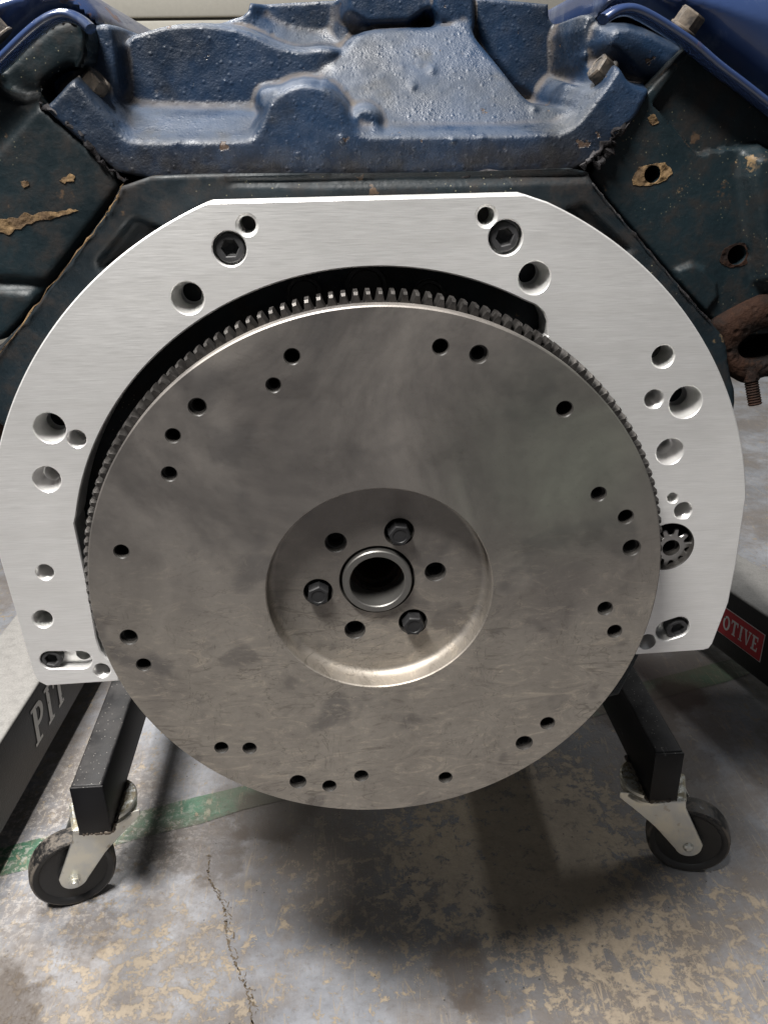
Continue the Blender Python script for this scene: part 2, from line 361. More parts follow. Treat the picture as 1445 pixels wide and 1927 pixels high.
def prism(outer, holes, y0, y1, c=.0006, bm=None, back=True):
    """Slab between y0 (front, towards -y) and y1 with chamfered rims. holes: dict(loop, rings=[(inset, y)...], cap, mat)"""
    bm = bm or bmesh.new(); outer = ccw(outer)
    fronts = [offset(outer, -c)]
    a = ring(bm, fronts[0], y0); b = ring(bm, outer, y0+c); bridge(bm, a, b)
    d = ring(bm, outer, y1-c); bridge(bm, b, d); e = ring(bm, offset(outer, -c), y1); bridge(bm, d, e)
    backs = [offset(outer, -c)]
    for h in holes:
        l = ccw(h['loop']); hc = h.get('c', c); mi = h.get('mat', 0)
        f = offset(l, hc); fronts.append(f)
        prev = ring(bm, f, y0); cur = ring(bm, l, y0+hc); bridge(bm, prev, cur, mi); prev = cur; last = l
        for ins, y in h.get('rings', [(0, y1)]):
            last = offset(l, -ins); cur = ring(bm, last, y); bridge(bm, prev, cur, mi); prev = cur
        if h.get('cap'):
            fill(bm, [last]+h.get('sub', []), h['rings'][-1][1], h.get('capmat', mi))
            for sl in h.get('sub', []):
                bridge(bm, ring(bm, sl, h['rings'][-1][1]), ring(bm, sl, y1), mi)
        elif back: backs.append(last)
    fill(bm, fronts, y0)
    if back: fill(bm, backs, y1)
    bmesh.ops.remove_doubles(bm, verts=bm.verts, dist=2e-6)
    return bm
def lathe(prof, n=48, bm=None, axis='y', mi=0):     # prof: [(r, y)]
    bm = bm or bmesh.new(); rows = []
    for r, y in prof:
        if r < 1e-6: rows.append([bm.verts.new((0, y, 0))])
        else: rows.append([bm.verts.new((r*math.cos(2*PI*i/n), y, r*math.sin(2*PI*i/n))) for i in range(n)])
    for A, B in zip(rows, rows[1:]):
        for i in range(n):
            j = (i+1) % n
            if len(A) == 1 and len(B) == 1: continue
            if len(A) == 1: f = (A[0], B[j], B[i])
            elif len(B) == 1: f = (A[i], A[j], B[0])
            else: f = (A[i], A[j], B[j], B[i])
            bm.faces.new(f).material_index = mi
    return bm
def xform(bm, M): bmesh.ops.transform(bm, matrix=M, verts=bm.verts); return bm
def box(bm, x0, x1, y0, y1, z0, z1):
    v = [bm.verts.new((x, y, z)) for x in (x0, x1) for y in (y0, y1) for z in (z0, z1)]
    for f in ((0, 1, 3, 2), (4, 6, 7, 5), (0, 4, 5, 1), (2, 3, 7, 6), (0, 2, 6, 4), (1, 5, 7, 3)): bm.faces.new([v[i] for i in f])
def bevelled_box(x0, x1, y0, y1, z0, z1, r, seg=3):
    bm = bmesh.new(); box(bm, x0, x1, y0, y1, z0, z1)
    bmesh.ops.bevel(bm, geom=bm.edges[:], offset=r, segments=seg, affect='EDGES', profile=.5); return bm
def tube(pts, r, n=8, bm=None, jit=0):
    bm = bm or bmesh.new(); pts = [Vector(p) for p in pts]; rows = []
    for i, p in enumerate(pts):
        d = (pts[min(i+1, len(pts)-1)]-pts[max(i-1, 0)]).normalized()
        a = d.cross(Vector((0, 1, .02))).normalized(); b = d.cross(a)
        rr = (r[i] if isinstance(r, list) else r)*(1+random.uniform(-jit, jit))
        rows.append([bm.verts.new(p+a*(rr*math.cos(2*PI*k/n)*(1+random.uniform(-jit, jit)))+b*(rr*math.sin(2*PI*k/n))) for k in range(n)])
    for A, B in zip(rows, rows[1:]): bridge(bm, A, B)
    bm.faces.new(rows[0]); bm.faces.new(rows[-1][::-1]); return bm
def chaikin(l, it=2):
    for _ in range(it):
        o = []
        for i in range(len(l)):
            a, b = l[i], l[(i+1) % len(l)]
            o += [(a[0]*.75+b[0]*.25, a[1]*.75+b[1]*.25), (a[0]*.25+b[0]*.75, a[1]*.25+b[1]*.75)]
        l = o
    return l
def chaikin_open(l, it=2):
    for _ in range(it):
        o = [l[0]]
        for a, b in zip(l, l[1:]):
            o += [tuple(.75*u+.25*v for u, v in zip(a, b)), tuple(.25*u+.75*v for u, v in zip(a, b))]
        l = o+[l[-1]]
    return l

# ---- castings: a surface built as stacked pads over the engine's rear plane, every pad with its own depth and rounded flanks
def sdf(poly, X, Z):
    P = np.array(poly); Q = np.roll(P, -1, 0); d2 = np.full(X.shape, 1e9); ins = np.zeros(X.shape, bool)
    for (ax, az), (bx, bz) in zip(P, Q):
        ex, ez = bx-ax, bz-az; L = ex*ex+ez*ez+1e-18
        t = np.clip(((X-ax)*ex+(Z-az)*ez)/L, 0, 1)
        d2 = np.minimum(d2, (X-ax-t*ex)**2+(Z-az-t*ez)**2)
        c = ((az > Z) != (bz > Z)) & (X < ex*(Z-az)/(ez if abs(ez) > 1e-12 else 1e-12)+ax); ins ^= c
    d = np.sqrt(d2); return np.where(ins, -d, d)
def plane_pts(pix, y0, z0, az, x0=0, ax=0):          # sight lines met with the pad's own plane y = y0 + az (z-z0) + ax (x-x0)
    n = np.array([-ax, 1., -az]); o = np.array([x0, y0, z0]); out = []
    for p in pix:
        d = ray(p); q = CAM+d*(np.dot(o-CAM, n)/np.dot(d, n)); out.append((q[0], q[2]))
    return out
def relief(name, sil, base, layers, back, mat, step=.0014, edge_r=.003, bumps=(), smooth=1, parent=None, grain=.0):
    sil = chaikin(sil, 1)
    xs, zs = [p[0] for p in sil], [p[1] for p in sil]
    gx = np.arange(min(xs)-step, max(xs)+2*step, step); gz = np.arange(min(zs)-step, max(zs)+2*step, step)
    X, Z = np.meshgrid(gx, gz); D = sdf(sil, X, Z)
    gzD, gxD = np.gradient(D, step)
    near = (D > -step*.2) & (D < 1.8*step)
    k = np.where(near, D, 0); X = X-k*gxD; Z = Z-k*gzD; Din = np.where(near, 0, D)
    Y = np.full(X.shape, base)
    for L in layers:
        y0, bev = L['y'], L.get('bev', .005)
        z0, az = L.get('z0', 0), L.get('az', 0)
        d = sdf(chaikin(L['poly'], L.get('it', 1)), X, Z)
        t = np.clip(.5-d/bev, 0, 1); t = t*t*(3-2*t)
        yl = y0+az*(Z-z0)+L.get('ax', 0)*(X-L.get('x0', 0))
        if 'dome' in L: yl = yl+L['dome']*np.clip(1+d/L['domer'], 0, 1)**2
        Y = Y*(1-t)+yl*t
    for _ in range(smooth):
        Yp = np.pad(Y, 1, mode='edge'); Y = .4*Y+.15*(Yp[:-2, 1:-1]+Yp[2:, 1:-1]+Yp[1:-1, :-2]+Yp[1:-1, 2:])
    for (bx, bz), r, h in bumps:
        Y = Y-h*np.exp(-(((X-bx)**2+(Z-bz)**2)/(r*r)))
    if grain: Y = Y+rng.normal(0, grain, Y.shape)
    if edge_r > 0:
        u = np.clip(1+Din/edge_r, 0, 1); Y = Y+edge_r*(1-np.sqrt(np.clip(1-u*u, 0, 1)))
    nr, nc = X.shape; idx = np.arange(nr*nc).reshape(nr, nc)
    ok = (D <= step*1.8)
    q = ok[:-1, :-1] & ok[1:, :-1] & ok[:-1, 1:] & ok[1:, 1:]
    q &= (D[:-1, :-1]+D[1:, :-1]+D[:-1, 1:]+D[1:, 1:]) < 2.*step
    faces = np.stack([idx[:-1, :-1][q], idx[:-1, 1:][q], idx[1:, 1:][q], idx[1:, :-1][q]], 1)
    used = np.unique(faces); remap = -np.ones(nr*nc, int); remap[used] = np.arange(len(used))
    V = np.stack([X.ravel(), Y.ravel(), Z.ravel()], 1)[used]; faces = remap[faces]
    me = bpy.data.meshes.new(name); me.from_pydata(V.tolist(), [], faces.tolist())
    bm = bmesh.new(); bm.from_mesh(me); bpy.data.meshes.remove(me)
    be = [e for e in bm.edges if e.is_boundary]
    r = bmesh.ops.extrude_edge_only(bm, edges=be)
    nv = [v for v in r['geom'] if isinstance(v, bmesh.types.BMVert)]
    for v in nv: v.co.y = back
    ne = [e for e in bm.edges if e.is_boundary]
    bmesh.ops.holes_fill(bm, edges=ne, sides=0)
    return obj(name, bm, mat, parent, sharp=1.0)
def PX(pix, y): return [xz(p, y) for p in pix]

# ------------------------------------------------------------------ floor and background wall
ZF = -.5
bm = bmesh.new(); box(bm, -5, 5, -6, 4, ZF-.1, ZF)
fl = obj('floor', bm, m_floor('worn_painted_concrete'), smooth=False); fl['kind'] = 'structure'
bm = bmesh.new(); g0, g1 = np.array([-.4356, .3146]), np.array([.5677, .6086]); h0, h1 = np.array([-.4209, .272]), np.array([.5705, .5651])
d = (g1-g0); pts = []
N = 60
for k in range(N+1):
    s = -.9+2.8*k/N; a = g0+d*s+rng.normal(0, .0012, 2); b = h0+(h1-h0)*s+rng.normal(0, .0012, 2)
    pts.append((bm.verts.new((*a, ZF+.0006)), bm.verts.new((*b, ZF+.0006))))
for (a, b), (c, e) in zip(pts, pts[1:]): bm.faces.new((b, e, c, a))
st = obj('painted_floor_stripe', bm, m_floor('worn_green_paint', True), smooth=False); st['kind'] = 'structure'
# crack running through the slab
bm = bmesh.new(); cp = chaikin_open([(-.1887, .2842), (-.1880, .268), (-.1867, .2538), (-.176, .232), (-.1625, .2097), (-.160, .185), (-.1532, .1578), (-.139, .128), (-.1285, .1043), (-.1241, .0793), (-.118, .03), (-.13, -.1)], 4)
prev = None
def crackline(cp, k):
    prev = None
    for i, p in enumerate(cp):
        p = np.array(p)+rng.normal(0, .0011, 2); w = k*(abs(rng.normal(0, .0007))+.0001)
        cur = (bm.verts.new((p[0]-w, p[1], ZF+.0008)), bm.verts.new((p[0]+w, p[1]+.0003, ZF+.0008)))
        if prev and (i*7+i//5) % 6 != 0: bm.faces.new((prev[0], prev[1], cur[1], cur[0]))
        prev = cur
crackline(cp, 1.)
crackline([(p[0]+.004+.003*math.sin(i*.5), p[1]-.002) for i, p in enumerate(cp) if i > 45], .7)
ck = obj('floor_crack', bm, m_flat('crack_dirt', (.11, .085, .058), .9), smooth=False); ck['kind'] = 'structure'

wt = thing('sectional_door', 'cream ribbed garage door panels far behind the engine', 'garage door', (0, 2.3, ZF))
WALL = m_flat('cream_door_paint', (.66, .63, .55), .5)
for k in range(14):
    z = ZF+.02+k*.13
    bm = bevelled_box(-3.2, 3.2, 2.3, 2.34, z, z+.122, .006, 2); obj('panel', bm, WALL, wt)
bm = bmesh.new(); box(bm, -3.2, 3.2, 2.345, 2.36, ZF, ZF+1.9); obj('backing', bm, WALL, wt, smooth=False)

# ------------------------------------------------------------------ flywheel
fw = thing('flywheel', 'round brown-grey steel flywheel with toothed rim, in front of the aluminium plate', 'flywheel', (0, 0, 0))
RD, RH, YH = .172, .0683, .0145
disc_holes = [(550, 671, 15), (515, 725, 14), (372, 766, 17), (326, 820, 14), (319, 892, 14.5), (229, 1038, 14), (243, 1199, 16), (271, 1251, 13.5),
              (417, 1407, 12.5), (470, 1408, 12.5), (561, 1471, 15), (620, 1479, 12.5), (680, 1460, 12.5), (838, 1463, 12), (986, 1398, 15), (1030, 1361, 13),
              (1156, 1188, 13), (1138, 1145, 13.5), (1188, 1031, 16), (1177, 973, 14), (1126, 930, 14), (1062, 770, 15), (901, 667, 17), (829, 653, 15)]
deep = {(372, 766), (515, 725), (319, 892), (243, 1199), (470, 1408), (561, 1471), (680, 1460), (986, 1398), (1138, 1145), (1188, 1031), (1126, 930), (901, 667)}
hs = []
for u, v, r in disc_holes:
    c = xz((u, v), 0); rad = abs(xz((u+r, v), 0)[0]-xz((u-r, v), 0)[0])/2*.97
    if (u, v) in deep:                               # tapped or stepped holes: grooves catch a little light
        rg = [(0, .0035), (rad*.22, .0037)]; y = .0037
        for k in range(7): rg += [(rad*.10, y+.0007), (rad*.22, y+.0014)]; y += .0014
        rg += [(rad*.22, .026)]
    else: rg = [(0, .026)]
    hs.append(dict(loop=circle(*c, rad, 28), c=.0006, rings=rg, cap=True, mat=1))
hubl = circle(0, 0, RH, 128)
prof = [(0, .0085)]
for k in range(1, 7): a = k/6*PI/2; prof.append((.0045*(1-math.cos(a)), .0085+.006*math.sin(a)))
hs.append(dict(loop=hubl, c=.0007, rings=prof, mat=0))
bm = prism(circle(0, 0, RD, 200), hs, 0, .0095, .0008, back=False)
RFL = RH-.0045
bolts = [(751, 1001), (599, 1114), (777, 1170)]; bholes = [(632, 1021), (819, 1076), (668, 1185)]
fh = []
for p in bolts:
    c = xz(p, YH); fh.append(dict(loop=circle(*c, .0087, 32), c=.0006, rings=[(0, .024)], cap=True, mat=1))
for p in bholes:
    c = xz(p, YH); fh.append(dict(loop=circle(*c, .0063, 28), c=.0005, rings=[(0, .019), (.0012, .0192), (.0008, .020), (.0013, .021), (.0008, .022), (.0013, .023), (.0013, .03)], cap=True, mat=1))
CH = (-.0010, .0013)
fh.append(dict(loop=circle(*CH, .0230, 64), c=.0006, rings=[(0, .032)], mat=1))
loops = [circle(0, 0, RFL, 128)]
for h in fh:
    l = ccw(h['loop']); f = offset(l, h['c']); loops.append(f)
    prev = ring(bm, f, YH); cur = ring(bm, l, YH+h['c']); bridge(bm, prev, cur, 1); prev = cur
    for ins, y in h['rings']:
        last = offset(l, -ins); cur = ring(bm, last, y); bridge(bm, prev, cur, 1); prev = cur
    if h.get('cap'): fill(bm, [last], h['rings'][-1][1], 1)
fill(bm, loops, YH)
# rear body behind the ring gear
lathe([(RD-.0008, .0095), (.164, .0095), (.164, .0265), (.150, .029), (.0230, .032)], 120, bm)
bmesh.ops.remove_doubles(bm, verts=bm.verts, dist=3e-6)
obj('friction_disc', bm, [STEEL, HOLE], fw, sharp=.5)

NT, rr0, rt = 168, .1706, .1772
tl, tl2 = [], []
for k in range(NT):
    a0 = 2*PI*(k+.35)/NT; p = 2*PI/NT
    for fr, rd in ((-.42, rr0), (-.35, rr0+.0014), (-.21, rt-.0008), (-.17, rt), (.17, rt), (.21, rt-.0008), (.35, rr0+.0014), (.42, rr0)):
        tl.append((rd*math.cos(a0+fr*p), rd*math.sin(a0+fr*p)))
        r2 = rd-(.0012 if rd > rr0+.003 else 0); tl2.append((r2*math.cos(a0+fr*p*(.86 if rd > rr0+.003 else 1)), r2*math.sin(a0+fr*p*(.86 if rd > rr0+.003 else 1))))
bm = bmesh.new()
inn = circle(0, 0, .1642, NT*4)
A = ring(bm, tl2, .0099); B = ring(bm, tl, .0122); C_ = ring(bm, tl, .0228); bridge(bm, A, B); bridge(bm, B, C_)
fill(bm, [tl2, inn], .0099); fill(bm, [tl, inn], .0228)
bmesh.ops.remove_doubles(bm, verts=bm.verts, dist=2e-6)
obj('ring_gear', bm, GEAR, fw, sharp=.35)

def hex_bolt_bm(af, hh, fl_r, fl_t):                 # flange at y=0, head towards -y
    bm = bmesh.new(); R = af/math.sqrt(3); hexl = [(R*math.cos(PI/3*i+.26), R*math.sin(PI/3*i+.26)) for i in range(6)]
    hexl = fillet(hexl, R*.06, 2)
    lathe([(0, 0), (fl_r, 0), (fl_r, -fl_t*.6), (fl_r-.0006, -fl_t), (0, -fl_t)], 32, bm)
    a = ring(bm, hexl, -fl_t); b = ring(bm, hexl, -hh+.0009); bridge(bm, a, b)
    c = ring(bm, [(p[0]*.90, p[1]*.90) for p in hexl], -hh); bridge(bm, b, c)
    e = ring(bm, circle(0, 0, af*.40, 18), -hh)
    fill(bm, [[(p[0]*.90, p[1]*.90) for p in hexl], circle(0, 0, af*.36, 18)], -hh)
    f = ring(bm, circle(0, 0, af*.36, 18), -hh); g = ring(bm, circle(0, 0, af*.33, 18), -hh+.0004); bridge(bm, f, g); fill(bm, [circle(0, 0, af*.33, 18)], -hh+.0004)
    bmesh.ops.delete(bm, geom=[v for v in bm.verts if not v.link_faces], context='VERTS')
    bmesh.ops.remove_doubles(bm, verts=bm.verts, dist=2e-6)
    return bm
for i, p in enumerate(bolts):
    c = xz(p, YH)
    bm = hex_bolt_bm(.0122, .0155, .0079, .0028)
    xform(bm, Matrix.Translation((c[0], .0238, c[1])) @ Matrix.Rotation(.4+i*.5, 4, 'Y'))
    obj('hex_bolt', bm, BLACKOX, fw, sharp=.4)

# ------------------------------------------------------------------ adapter plate
YP0, YP1 = .030, .0525
ap = thing('adapter_plate', 'bright brushed aluminium horseshoe plate drilled with holes, bolted behind the flywheel', 'adapter plate', (0, YP0, -.08))
def arc_px(pts): return PX(pts, YP0)
cx, cz, RO = .0011, .0017, .2364
def on_arc(x, c=(cx, cz), R=RO): return (x, c[1]+math.sqrt(R*R-(x-c[0])**2))
Ltop, Rtop = xz((392, 381), YP0), xz((988, 366), YP0)
aL0 = math.atan2(Ltop[1]-cz, Ltop[0]-cx)+.05
def arc(c, R, a0, a1, n): return [(c[0]+R*math.cos(a0+(a1-a0)*i/(n-1)), c[1]+R*math.sin(a0+(a1-a0)*i/(n-1))) for i in range(n)]
Rpt, Lpt = xz((1405, 936), YP0), xz((0, 1000), YP0)
aR = math.atan2(Rpt[1]-cz, Rpt[0]-cx); aL = math.atan2(Lpt[1]-cz, Lpt[0]-cx)
rR = math.hypot(Rpt[0]-cx, Rpt[1]-cz); rL = math.hypot(Lpt[0]-cx, Lpt[1]-cz)
aTR = math.atan2(on_arc(Rtop[0]+.012)[1]-cz, Rtop[0]+.012-cx); aTL = math.atan2(on_arc(Ltop[0]-.004)[1]-cz, Ltop[0]-.004-cx)
outer = arc((cx, cz), RO, aR, aTR, 60)+[Rtop, Ltop]+arc((cx, cz), RO, aTL, aL, 60)
low = PX([(64, 1268), (72, 1283), (88, 1291), (215, 1282.5), (240, 1281)], YP0)
outer += low[:4]
# inner edge, from the left foot up and round to the right foot
INR = (.0006, -.0001)
kink = xz((141, 985), YP0); aK = math.atan2(kink[1]-INR[1], kink[0]-INR[0])
p1, p2 = xz((196, 1236), YP0), xz((186, 1218), YP0)
leftfoot = PX([(225, 1281.5), (222, 1250), (200, 1238), (190, 1225), (182, 1200), (163, 1090)], YP0)
outer += leftfoot+[kink]
aEnd = math.atan2(xz((985, 563), YP0)[1]-INR[1], xz((985, 563), YP0)[0]-INR[0])
a_k = aK if aK > 0 else aK+2*PI
outer += arc(INR, .1872, a_k-.03, aEnd, 90)
outer += PX([(1008, 575), (1022, 588), (1029, 606), (1030, 632)], YP0)
nt = xz((1030, 632), YP0); aN = math.atan2(nt[1], nt[0])
outer += arc((0, 0), .168, aN, -.36, 40)+PX([(1150, 1235), (1190, 1232.5), (1200, 1232)], YP0)+PX([(1322, 1224), (1333, 1221), (1340, 1212), (1370, 1135), (1385, 1060)], YP0)
# drop repeated points
o2 = []
for p in outer:
    if not o2 or math.hypot(p[0]-o2[-1][0], p[1]-o2[-1][1]) > 4e-4: o2.append(p)
outer = ccw(o2)
def hole(u, v, r, rings, cap=False, c=.0007, n=36, mat=1, **k):
    ctr = xz((u, v), YP0); rad = abs(xz((u+r, v), YP0)[0]-xz((u-r, v), YP0)[0])/2
    return dict(loop=circle(*ctr, rad, n), c=c, rings=[(i*rad, y) for i, y in rings], cap=cap, mat=mat, **k)
def thread(y0, y1, pitch=.0011, dep=.16, r0=0.):
    out = [(r0, y0)]; y = y0
    while y < y1: out += [(r0-dep, y+pitch*.5), (r0, y+pitch)]; y += pitch
    return out+[(r0, y1)]
PH = []
for u, v, r in ((432, 468, 32), (951, 447, 32)): PH.append(hole(u, v, r, [(0, .041)], True, .0006, 44))
for u, v, r in ((465, 423.5, 16.5), (915, 407, 16.5)): PH.append(hole(u, v, r, [(.06, .034), (.06, .048)], True, .0016, capmat=2))
for u, v, r in ((353.5, 561, 31), (1005, 523, 30), (94, 805.5, 30.5), (1289.5, 757, 30.5)): PH.append(hole(u, v, r, [(0, .0322), (.34, .0440), (.34, .0450)], False, .0005, 44, sub=[]))
for u, v, r in ((89, 902, 26.5), (1260, 850, 25.5)): PH.append(hole(u, v, r, [(0, .0325), (.36, .0415)]+thread(.0417, .0515, .0024, .12, .40), True, .0004, 44, capmat=3, mat=3))
for u, v, r in ((145, 826, 18), (1230, 751, 18), (85, 1077, 17), (1285, 961, 17), (192, 1262, 16), (1217, 1208, 16)): PH.append(hole(u, v, r, thread(.0306, .0490, .0024, .16), True, .0004, capmat=3, mat=3))
PH.append(hole(81, 1165, 18.5, [(0, YP1-.001)], True, .0008, capmat=2)); PH.append(hole(1247, 671, 20.5, [(0, YP1-.001)], True, .0008, capmat=2))
PH.append(hole(1265, 937, 9.5, [(0, .04), (.9, .043)], True, .0008))
STC = xz((1257, 1029), YP0); PH.append(dict(loop=circle(*STC, .0163, 56), c=.0006, rings=[(0, YP1)], mat=2))
def slot(p, q, r, n=14):
    a, b = Vector(p), Vector(q); d = (b-a).normalized(); an = math.atan2(d.y, d.x)
    return [(b.x+r*math.cos(an-PI/2+PI*i/n), b.y+r*math.sin(an-PI/2+PI*i/n)) for i in range(n+1)]+[(a.x+r*math.cos(an+PI/2+PI*i/n), a.y+r*math.sin(an+PI/2+PI*i/n)) for i in range(n+1)]
s1a, s1b = xz((95.5, 1242.5), YP0), xz((154, 1242), YP0)
sub = ccw(circle(s1b[0]-.0005, s1b[1]+.0003, .0050, 24))
PH.append(dict(loop=slot(s1a, s1b, .0067), c=.0005, rings=[(0, .0375)], cap=True, mat=1, sub=[sub]))
s2a, s2b = xz((1255, 1187), YP0), xz((1276, 1180), YP0)
PH.append(dict(loop=slot(s2a, s2b, .0078), c=.0006, rings=[(0, .041)], cap=True, mat=1))
bm = prism(outer, PH, YP0, YP1, .0008)
obj('plate', bm, [ALU, ALUH, HOLE, TAPPED], ap, sharp=.35)
def socket_screw(c, y, r, hexaf, name='socket_screw'):
    hx = [(hexaf/math.sqrt(3)*math.cos(PI/3*i+.35), hexaf/math.sqrt(3)*math.sin(PI/3*i+.35)) for i in range(6)]
    bm = prism(circle(0, 0, r, 40), [dict(loop=hx, c=.0005, rings=[(0, .0042), (hexaf*.3, .0056)], cap=True)], 0, .0085, .0008)
    xform(bm, Matrix.Translation((c[0], y, c[1])) @ Matrix.Rotation(random.uniform(0, 1), 4, 'Y'))
    return obj(name, bm, SOCK, ap, sharp=.4)
for u, v in ((432, 468), (951, 447)): socket_screw(xz((u, v), YP0), .0322, .0079, .0084)
socket_screw(xz((96.5, 1243), YP0), .0308, .0066, .0074); socket_screw(xz((1273, 1183), .033), .0318, .0073, .0082)

# ------------------------------------------------------------------ starter pinion
sp = thing('starter_motor', 'small silver starter pinion gear in round hole at right of flywheel', 'starter motor', (.197, .05, 0))
pc = xz((1262, 1031), .0345); tl = []
for k in range(10):
    a0 = 2*PI*(k+.2)/10
    for fr, rd in ((-.38, .0096), (-.29, .0106), (-.21, .0130), (-.13, .0138), (.13, .0138), (.21, .0130), (.29, .0106), (.38, .0096)):
        tl.append((pc[0]+rd*math.cos(a0+fr*2*PI/10), pc[1]+rd*math.sin(a0+fr*2*PI/10)))
bm = prism(tl, [dict(loop=circle(*pc, .0056, 28), c=.0002, mat=1, rings=[(0, .0385), (.0012, .0390), (.0012, .0500)], cap=True, capmat=1)], .0345, .055, .0006)
obj('pinion', bm, [BRIGHT, HOLE], sp, sharp=.4)
bm = lathe([(0, .0), (.0070, .0), (.0072, .05), (0, .05)], 24); xform(bm, Matrix.Translation((pc[0], .055, pc[1]))); obj('drive_shaft', bm, BRIGHT, sp)
bm = lathe([(.0185, .0545), (.0185, .105), (.030, .106), (.032, .108), (.032, .23), (.028, .235), (0, .235)], 40); xform(bm, Matrix.Translation((pc[0], 0, pc[1]-.004))); obj('housing', bm, DARKIRON, sp)

# ------------------------------------------------------------------ engine
en = thing('engine', 'dirty dark blue V8 engine with rusty manifold behind the aluminium plate', 'engine', (0, .3, -.1))
YB = .0545
bs = PX([(1105, 315), (1117, 350), (1342, 612), (1366, 640), (1372, 700), (1385, 745), (1375, 800)], YB)+[(.20, -.06), (.17, -.15), (-.15, -.15), (-.19, -.06)]+PX([(60, 905), (0, 780), (-90, 768), (-85, 700), (0, 664), (199, 406), (236, 333), (430, 326), (720, 327), (980, 321)], YB)
railL = dict(poly=PX([(255, 408), (188, 490), (196, 508), (330, 440)], YB+.006), y=YB+.006, bev=.0016, it=0)
railR = dict(poly=PX([(1095, 385), (1060, 395), (1160, 480), (1180, 470)], YB+.006), y=YB+.006, bev=.0016, it=0)
pit = dict(poly=circle(0, 0, .150, 40), y=YB+.02, bev=.006)
seam1 = dict(poly=PX([(430, 333), (1108, 323), (1112, 340), (430, 350)], YB), y=YB+.004, bev=.003)
eb = relief('engine_block', bs, YB, [railL, railR, pit, seam1], .82, BLOCK, .0018, .0012, smooth=1, parent=en)
for u, v, r in ((573, 552, 34), (688, 537, 40), (806, 556, 31)):
    c = xz((u, v), YB); rad = abs(xz((u+r, v), YB)[0]-xz((u-r, v), YB)[0])/2
    bm = lathe([(0, -.0035), (rad*.72, -.0035), (rad*.8, -.005), (rad*.97, -.005), (rad, -.003), (rad, .012)], 36); xform(bm, Matrix.Translation((c[0], YB, c[1]))); obj('core_plug', bm, DARKIRON, en)
# crankshaft end: pilot ring with stepped bore
bm = lathe([(.0168, .030), (.0171, .0118), (.0177, .0112), (.0209, .0112), (.0215, .0119), (.0215, .040), (.045, .040), (.045, .08)], 64)
lathe([(.0168, .030), (.0150, .031), (.0148, .037), (.0128, .038), (.0128, .070), (0, .072)], 64, bm, mi=1)
xform(bm, Matrix.Translation((CH[0], 0, CH[1]))); obj('crankshaft', bm, [m_flat('crank_flange_steel', (.20, .195, .185), .48, .9), m_rust('oily_rusty_bore', (.035, .02, .013), (.012, .010, .009))], en)

# cylinder heads
YHd = .066
def headL():
    s = PX([(-260, 420), (-230, 640), (0, 655), (70, 570), (196, 408), (238, 338), (165, 260), (75, 195), (60, 160), (95, 130), (125, 120), (160, 130), (168, 48), (135, 38), (104, 36), (75, 52), (38, 84), (0, 124), (-140, 250)], YHd)
    pad = dict(poly=PX([(-20, 545), (62, 548), (70, 575), (0, 650), (-60, 640)], YHd-.006), y=YHd-.006, bev=.002, it=0)
    stp = dict(poly=PX([(238, 338), (75, 195), (-20, 300), (-20, 520), (90, 530)], YHd-.003), y=YHd-.0035, bev=.0018, it=0)
    top = dict(poly=PX([(165, 40), (100, 30), (0, 118), (0, 170), (75, 195), (100, 150), (160, 130)], YHd+.012), y=YHd+.013, bev=.006)
    return relief('cylinder_head', s, YHd, [stp, pad, top], .80, HEADM, .002, .002, parent=en)
hl = headL()
def headR():
    s = PX([(1105, 322), (1120, 350), (1342, 612), (1400, 640), (1560, 600), (1620, 440), (1560, 290), (1445, 205), (1400, 168), (1350, 128), (1310, 92), (1295, 88), (1200, 190)], YHd)
    lo = dict(poly=PX([(1222, 196), (1305, 290), (1420, 270), (1600, 420), (1650, 280), (1450, 190), (1310, 80), (1295, 92)], YHd+.006), y=YHd+.006, bev=.0018, it=0)
    p2 = dict(poly=PX([(1262, 515), (1318, 492), (1362, 550), (1330, 590), (1345, 606), (1325, 600)], YHd-.005), y=YHd-.0035, bev=.003)
    lump = dict(poly=PX([(1405, 300), (1450, 280), (1520, 330), (1500, 520), (1440, 560), (1425, 430)], YHd-.01), y=YHd-.012, bev=.01)
    bores = [dict(poly=circle(*xz((u, v), YHd), r, 20), y=YHd+.02, bev=.0012, it=0) for u, v, r in ((1227, 328, .0046), (1386, 480, .0056))]
    return relief('cylinder_head', s, YHd, [lo, p2, lump]+bores, .80, HEADM, .0012, .002, smooth=0, parent=en)
hr = headR()
# tapped holes in the right head with chipped paint round them (raised worn ring and a dark bore), paint chip on the left head
PAINTCHIP = m_rust('bare_tan_primer', (.19, .125, .062), (.075, .05, .03))
def ragged(l, amp, n=3):
    for _ in range(n):
        o = []
        for i in range(len(l)):
            a, b = l[i], l[(i+1) % len(l)]; L = math.hypot(a[0]-b[0], a[1]-b[1])
            o += [a, ((a[0]+b[0])/2+random.gauss(0, amp*L), (a[1]+b[1])/2+random.gauss(0, amp*L))]
        l = o
    return l
def boss(u, v, rin, f, mat, n=22):
    c = xz((u, v), YHd); l = []
    for i in range(n):
        a = 2*PI*i/n; k = rin*(f[0]+(f[1]-f[0])*(.5+.5*math.sin(a*2+1.1))*random.uniform(.45, 1)); l.append((c[0]+k*1.25*math.cos(a), c[1]+k*math.sin(a)))
    bm = prism(ragged(l, .07, 2), [dict(loop=circle(*c, rin, 20), c=.0002, rings=[(0, .0004)])], -.0004, .0004, .0001)
    xform(bm, Matrix.Translation((0, YHd, 0))); return obj('bare_patch', bm, mat, en)
boss(1227, 328, .0048, (1.12, 2.3), PAINTCHIP); boss(1386, 480, .0058, (1.2, 1.55), RUST)
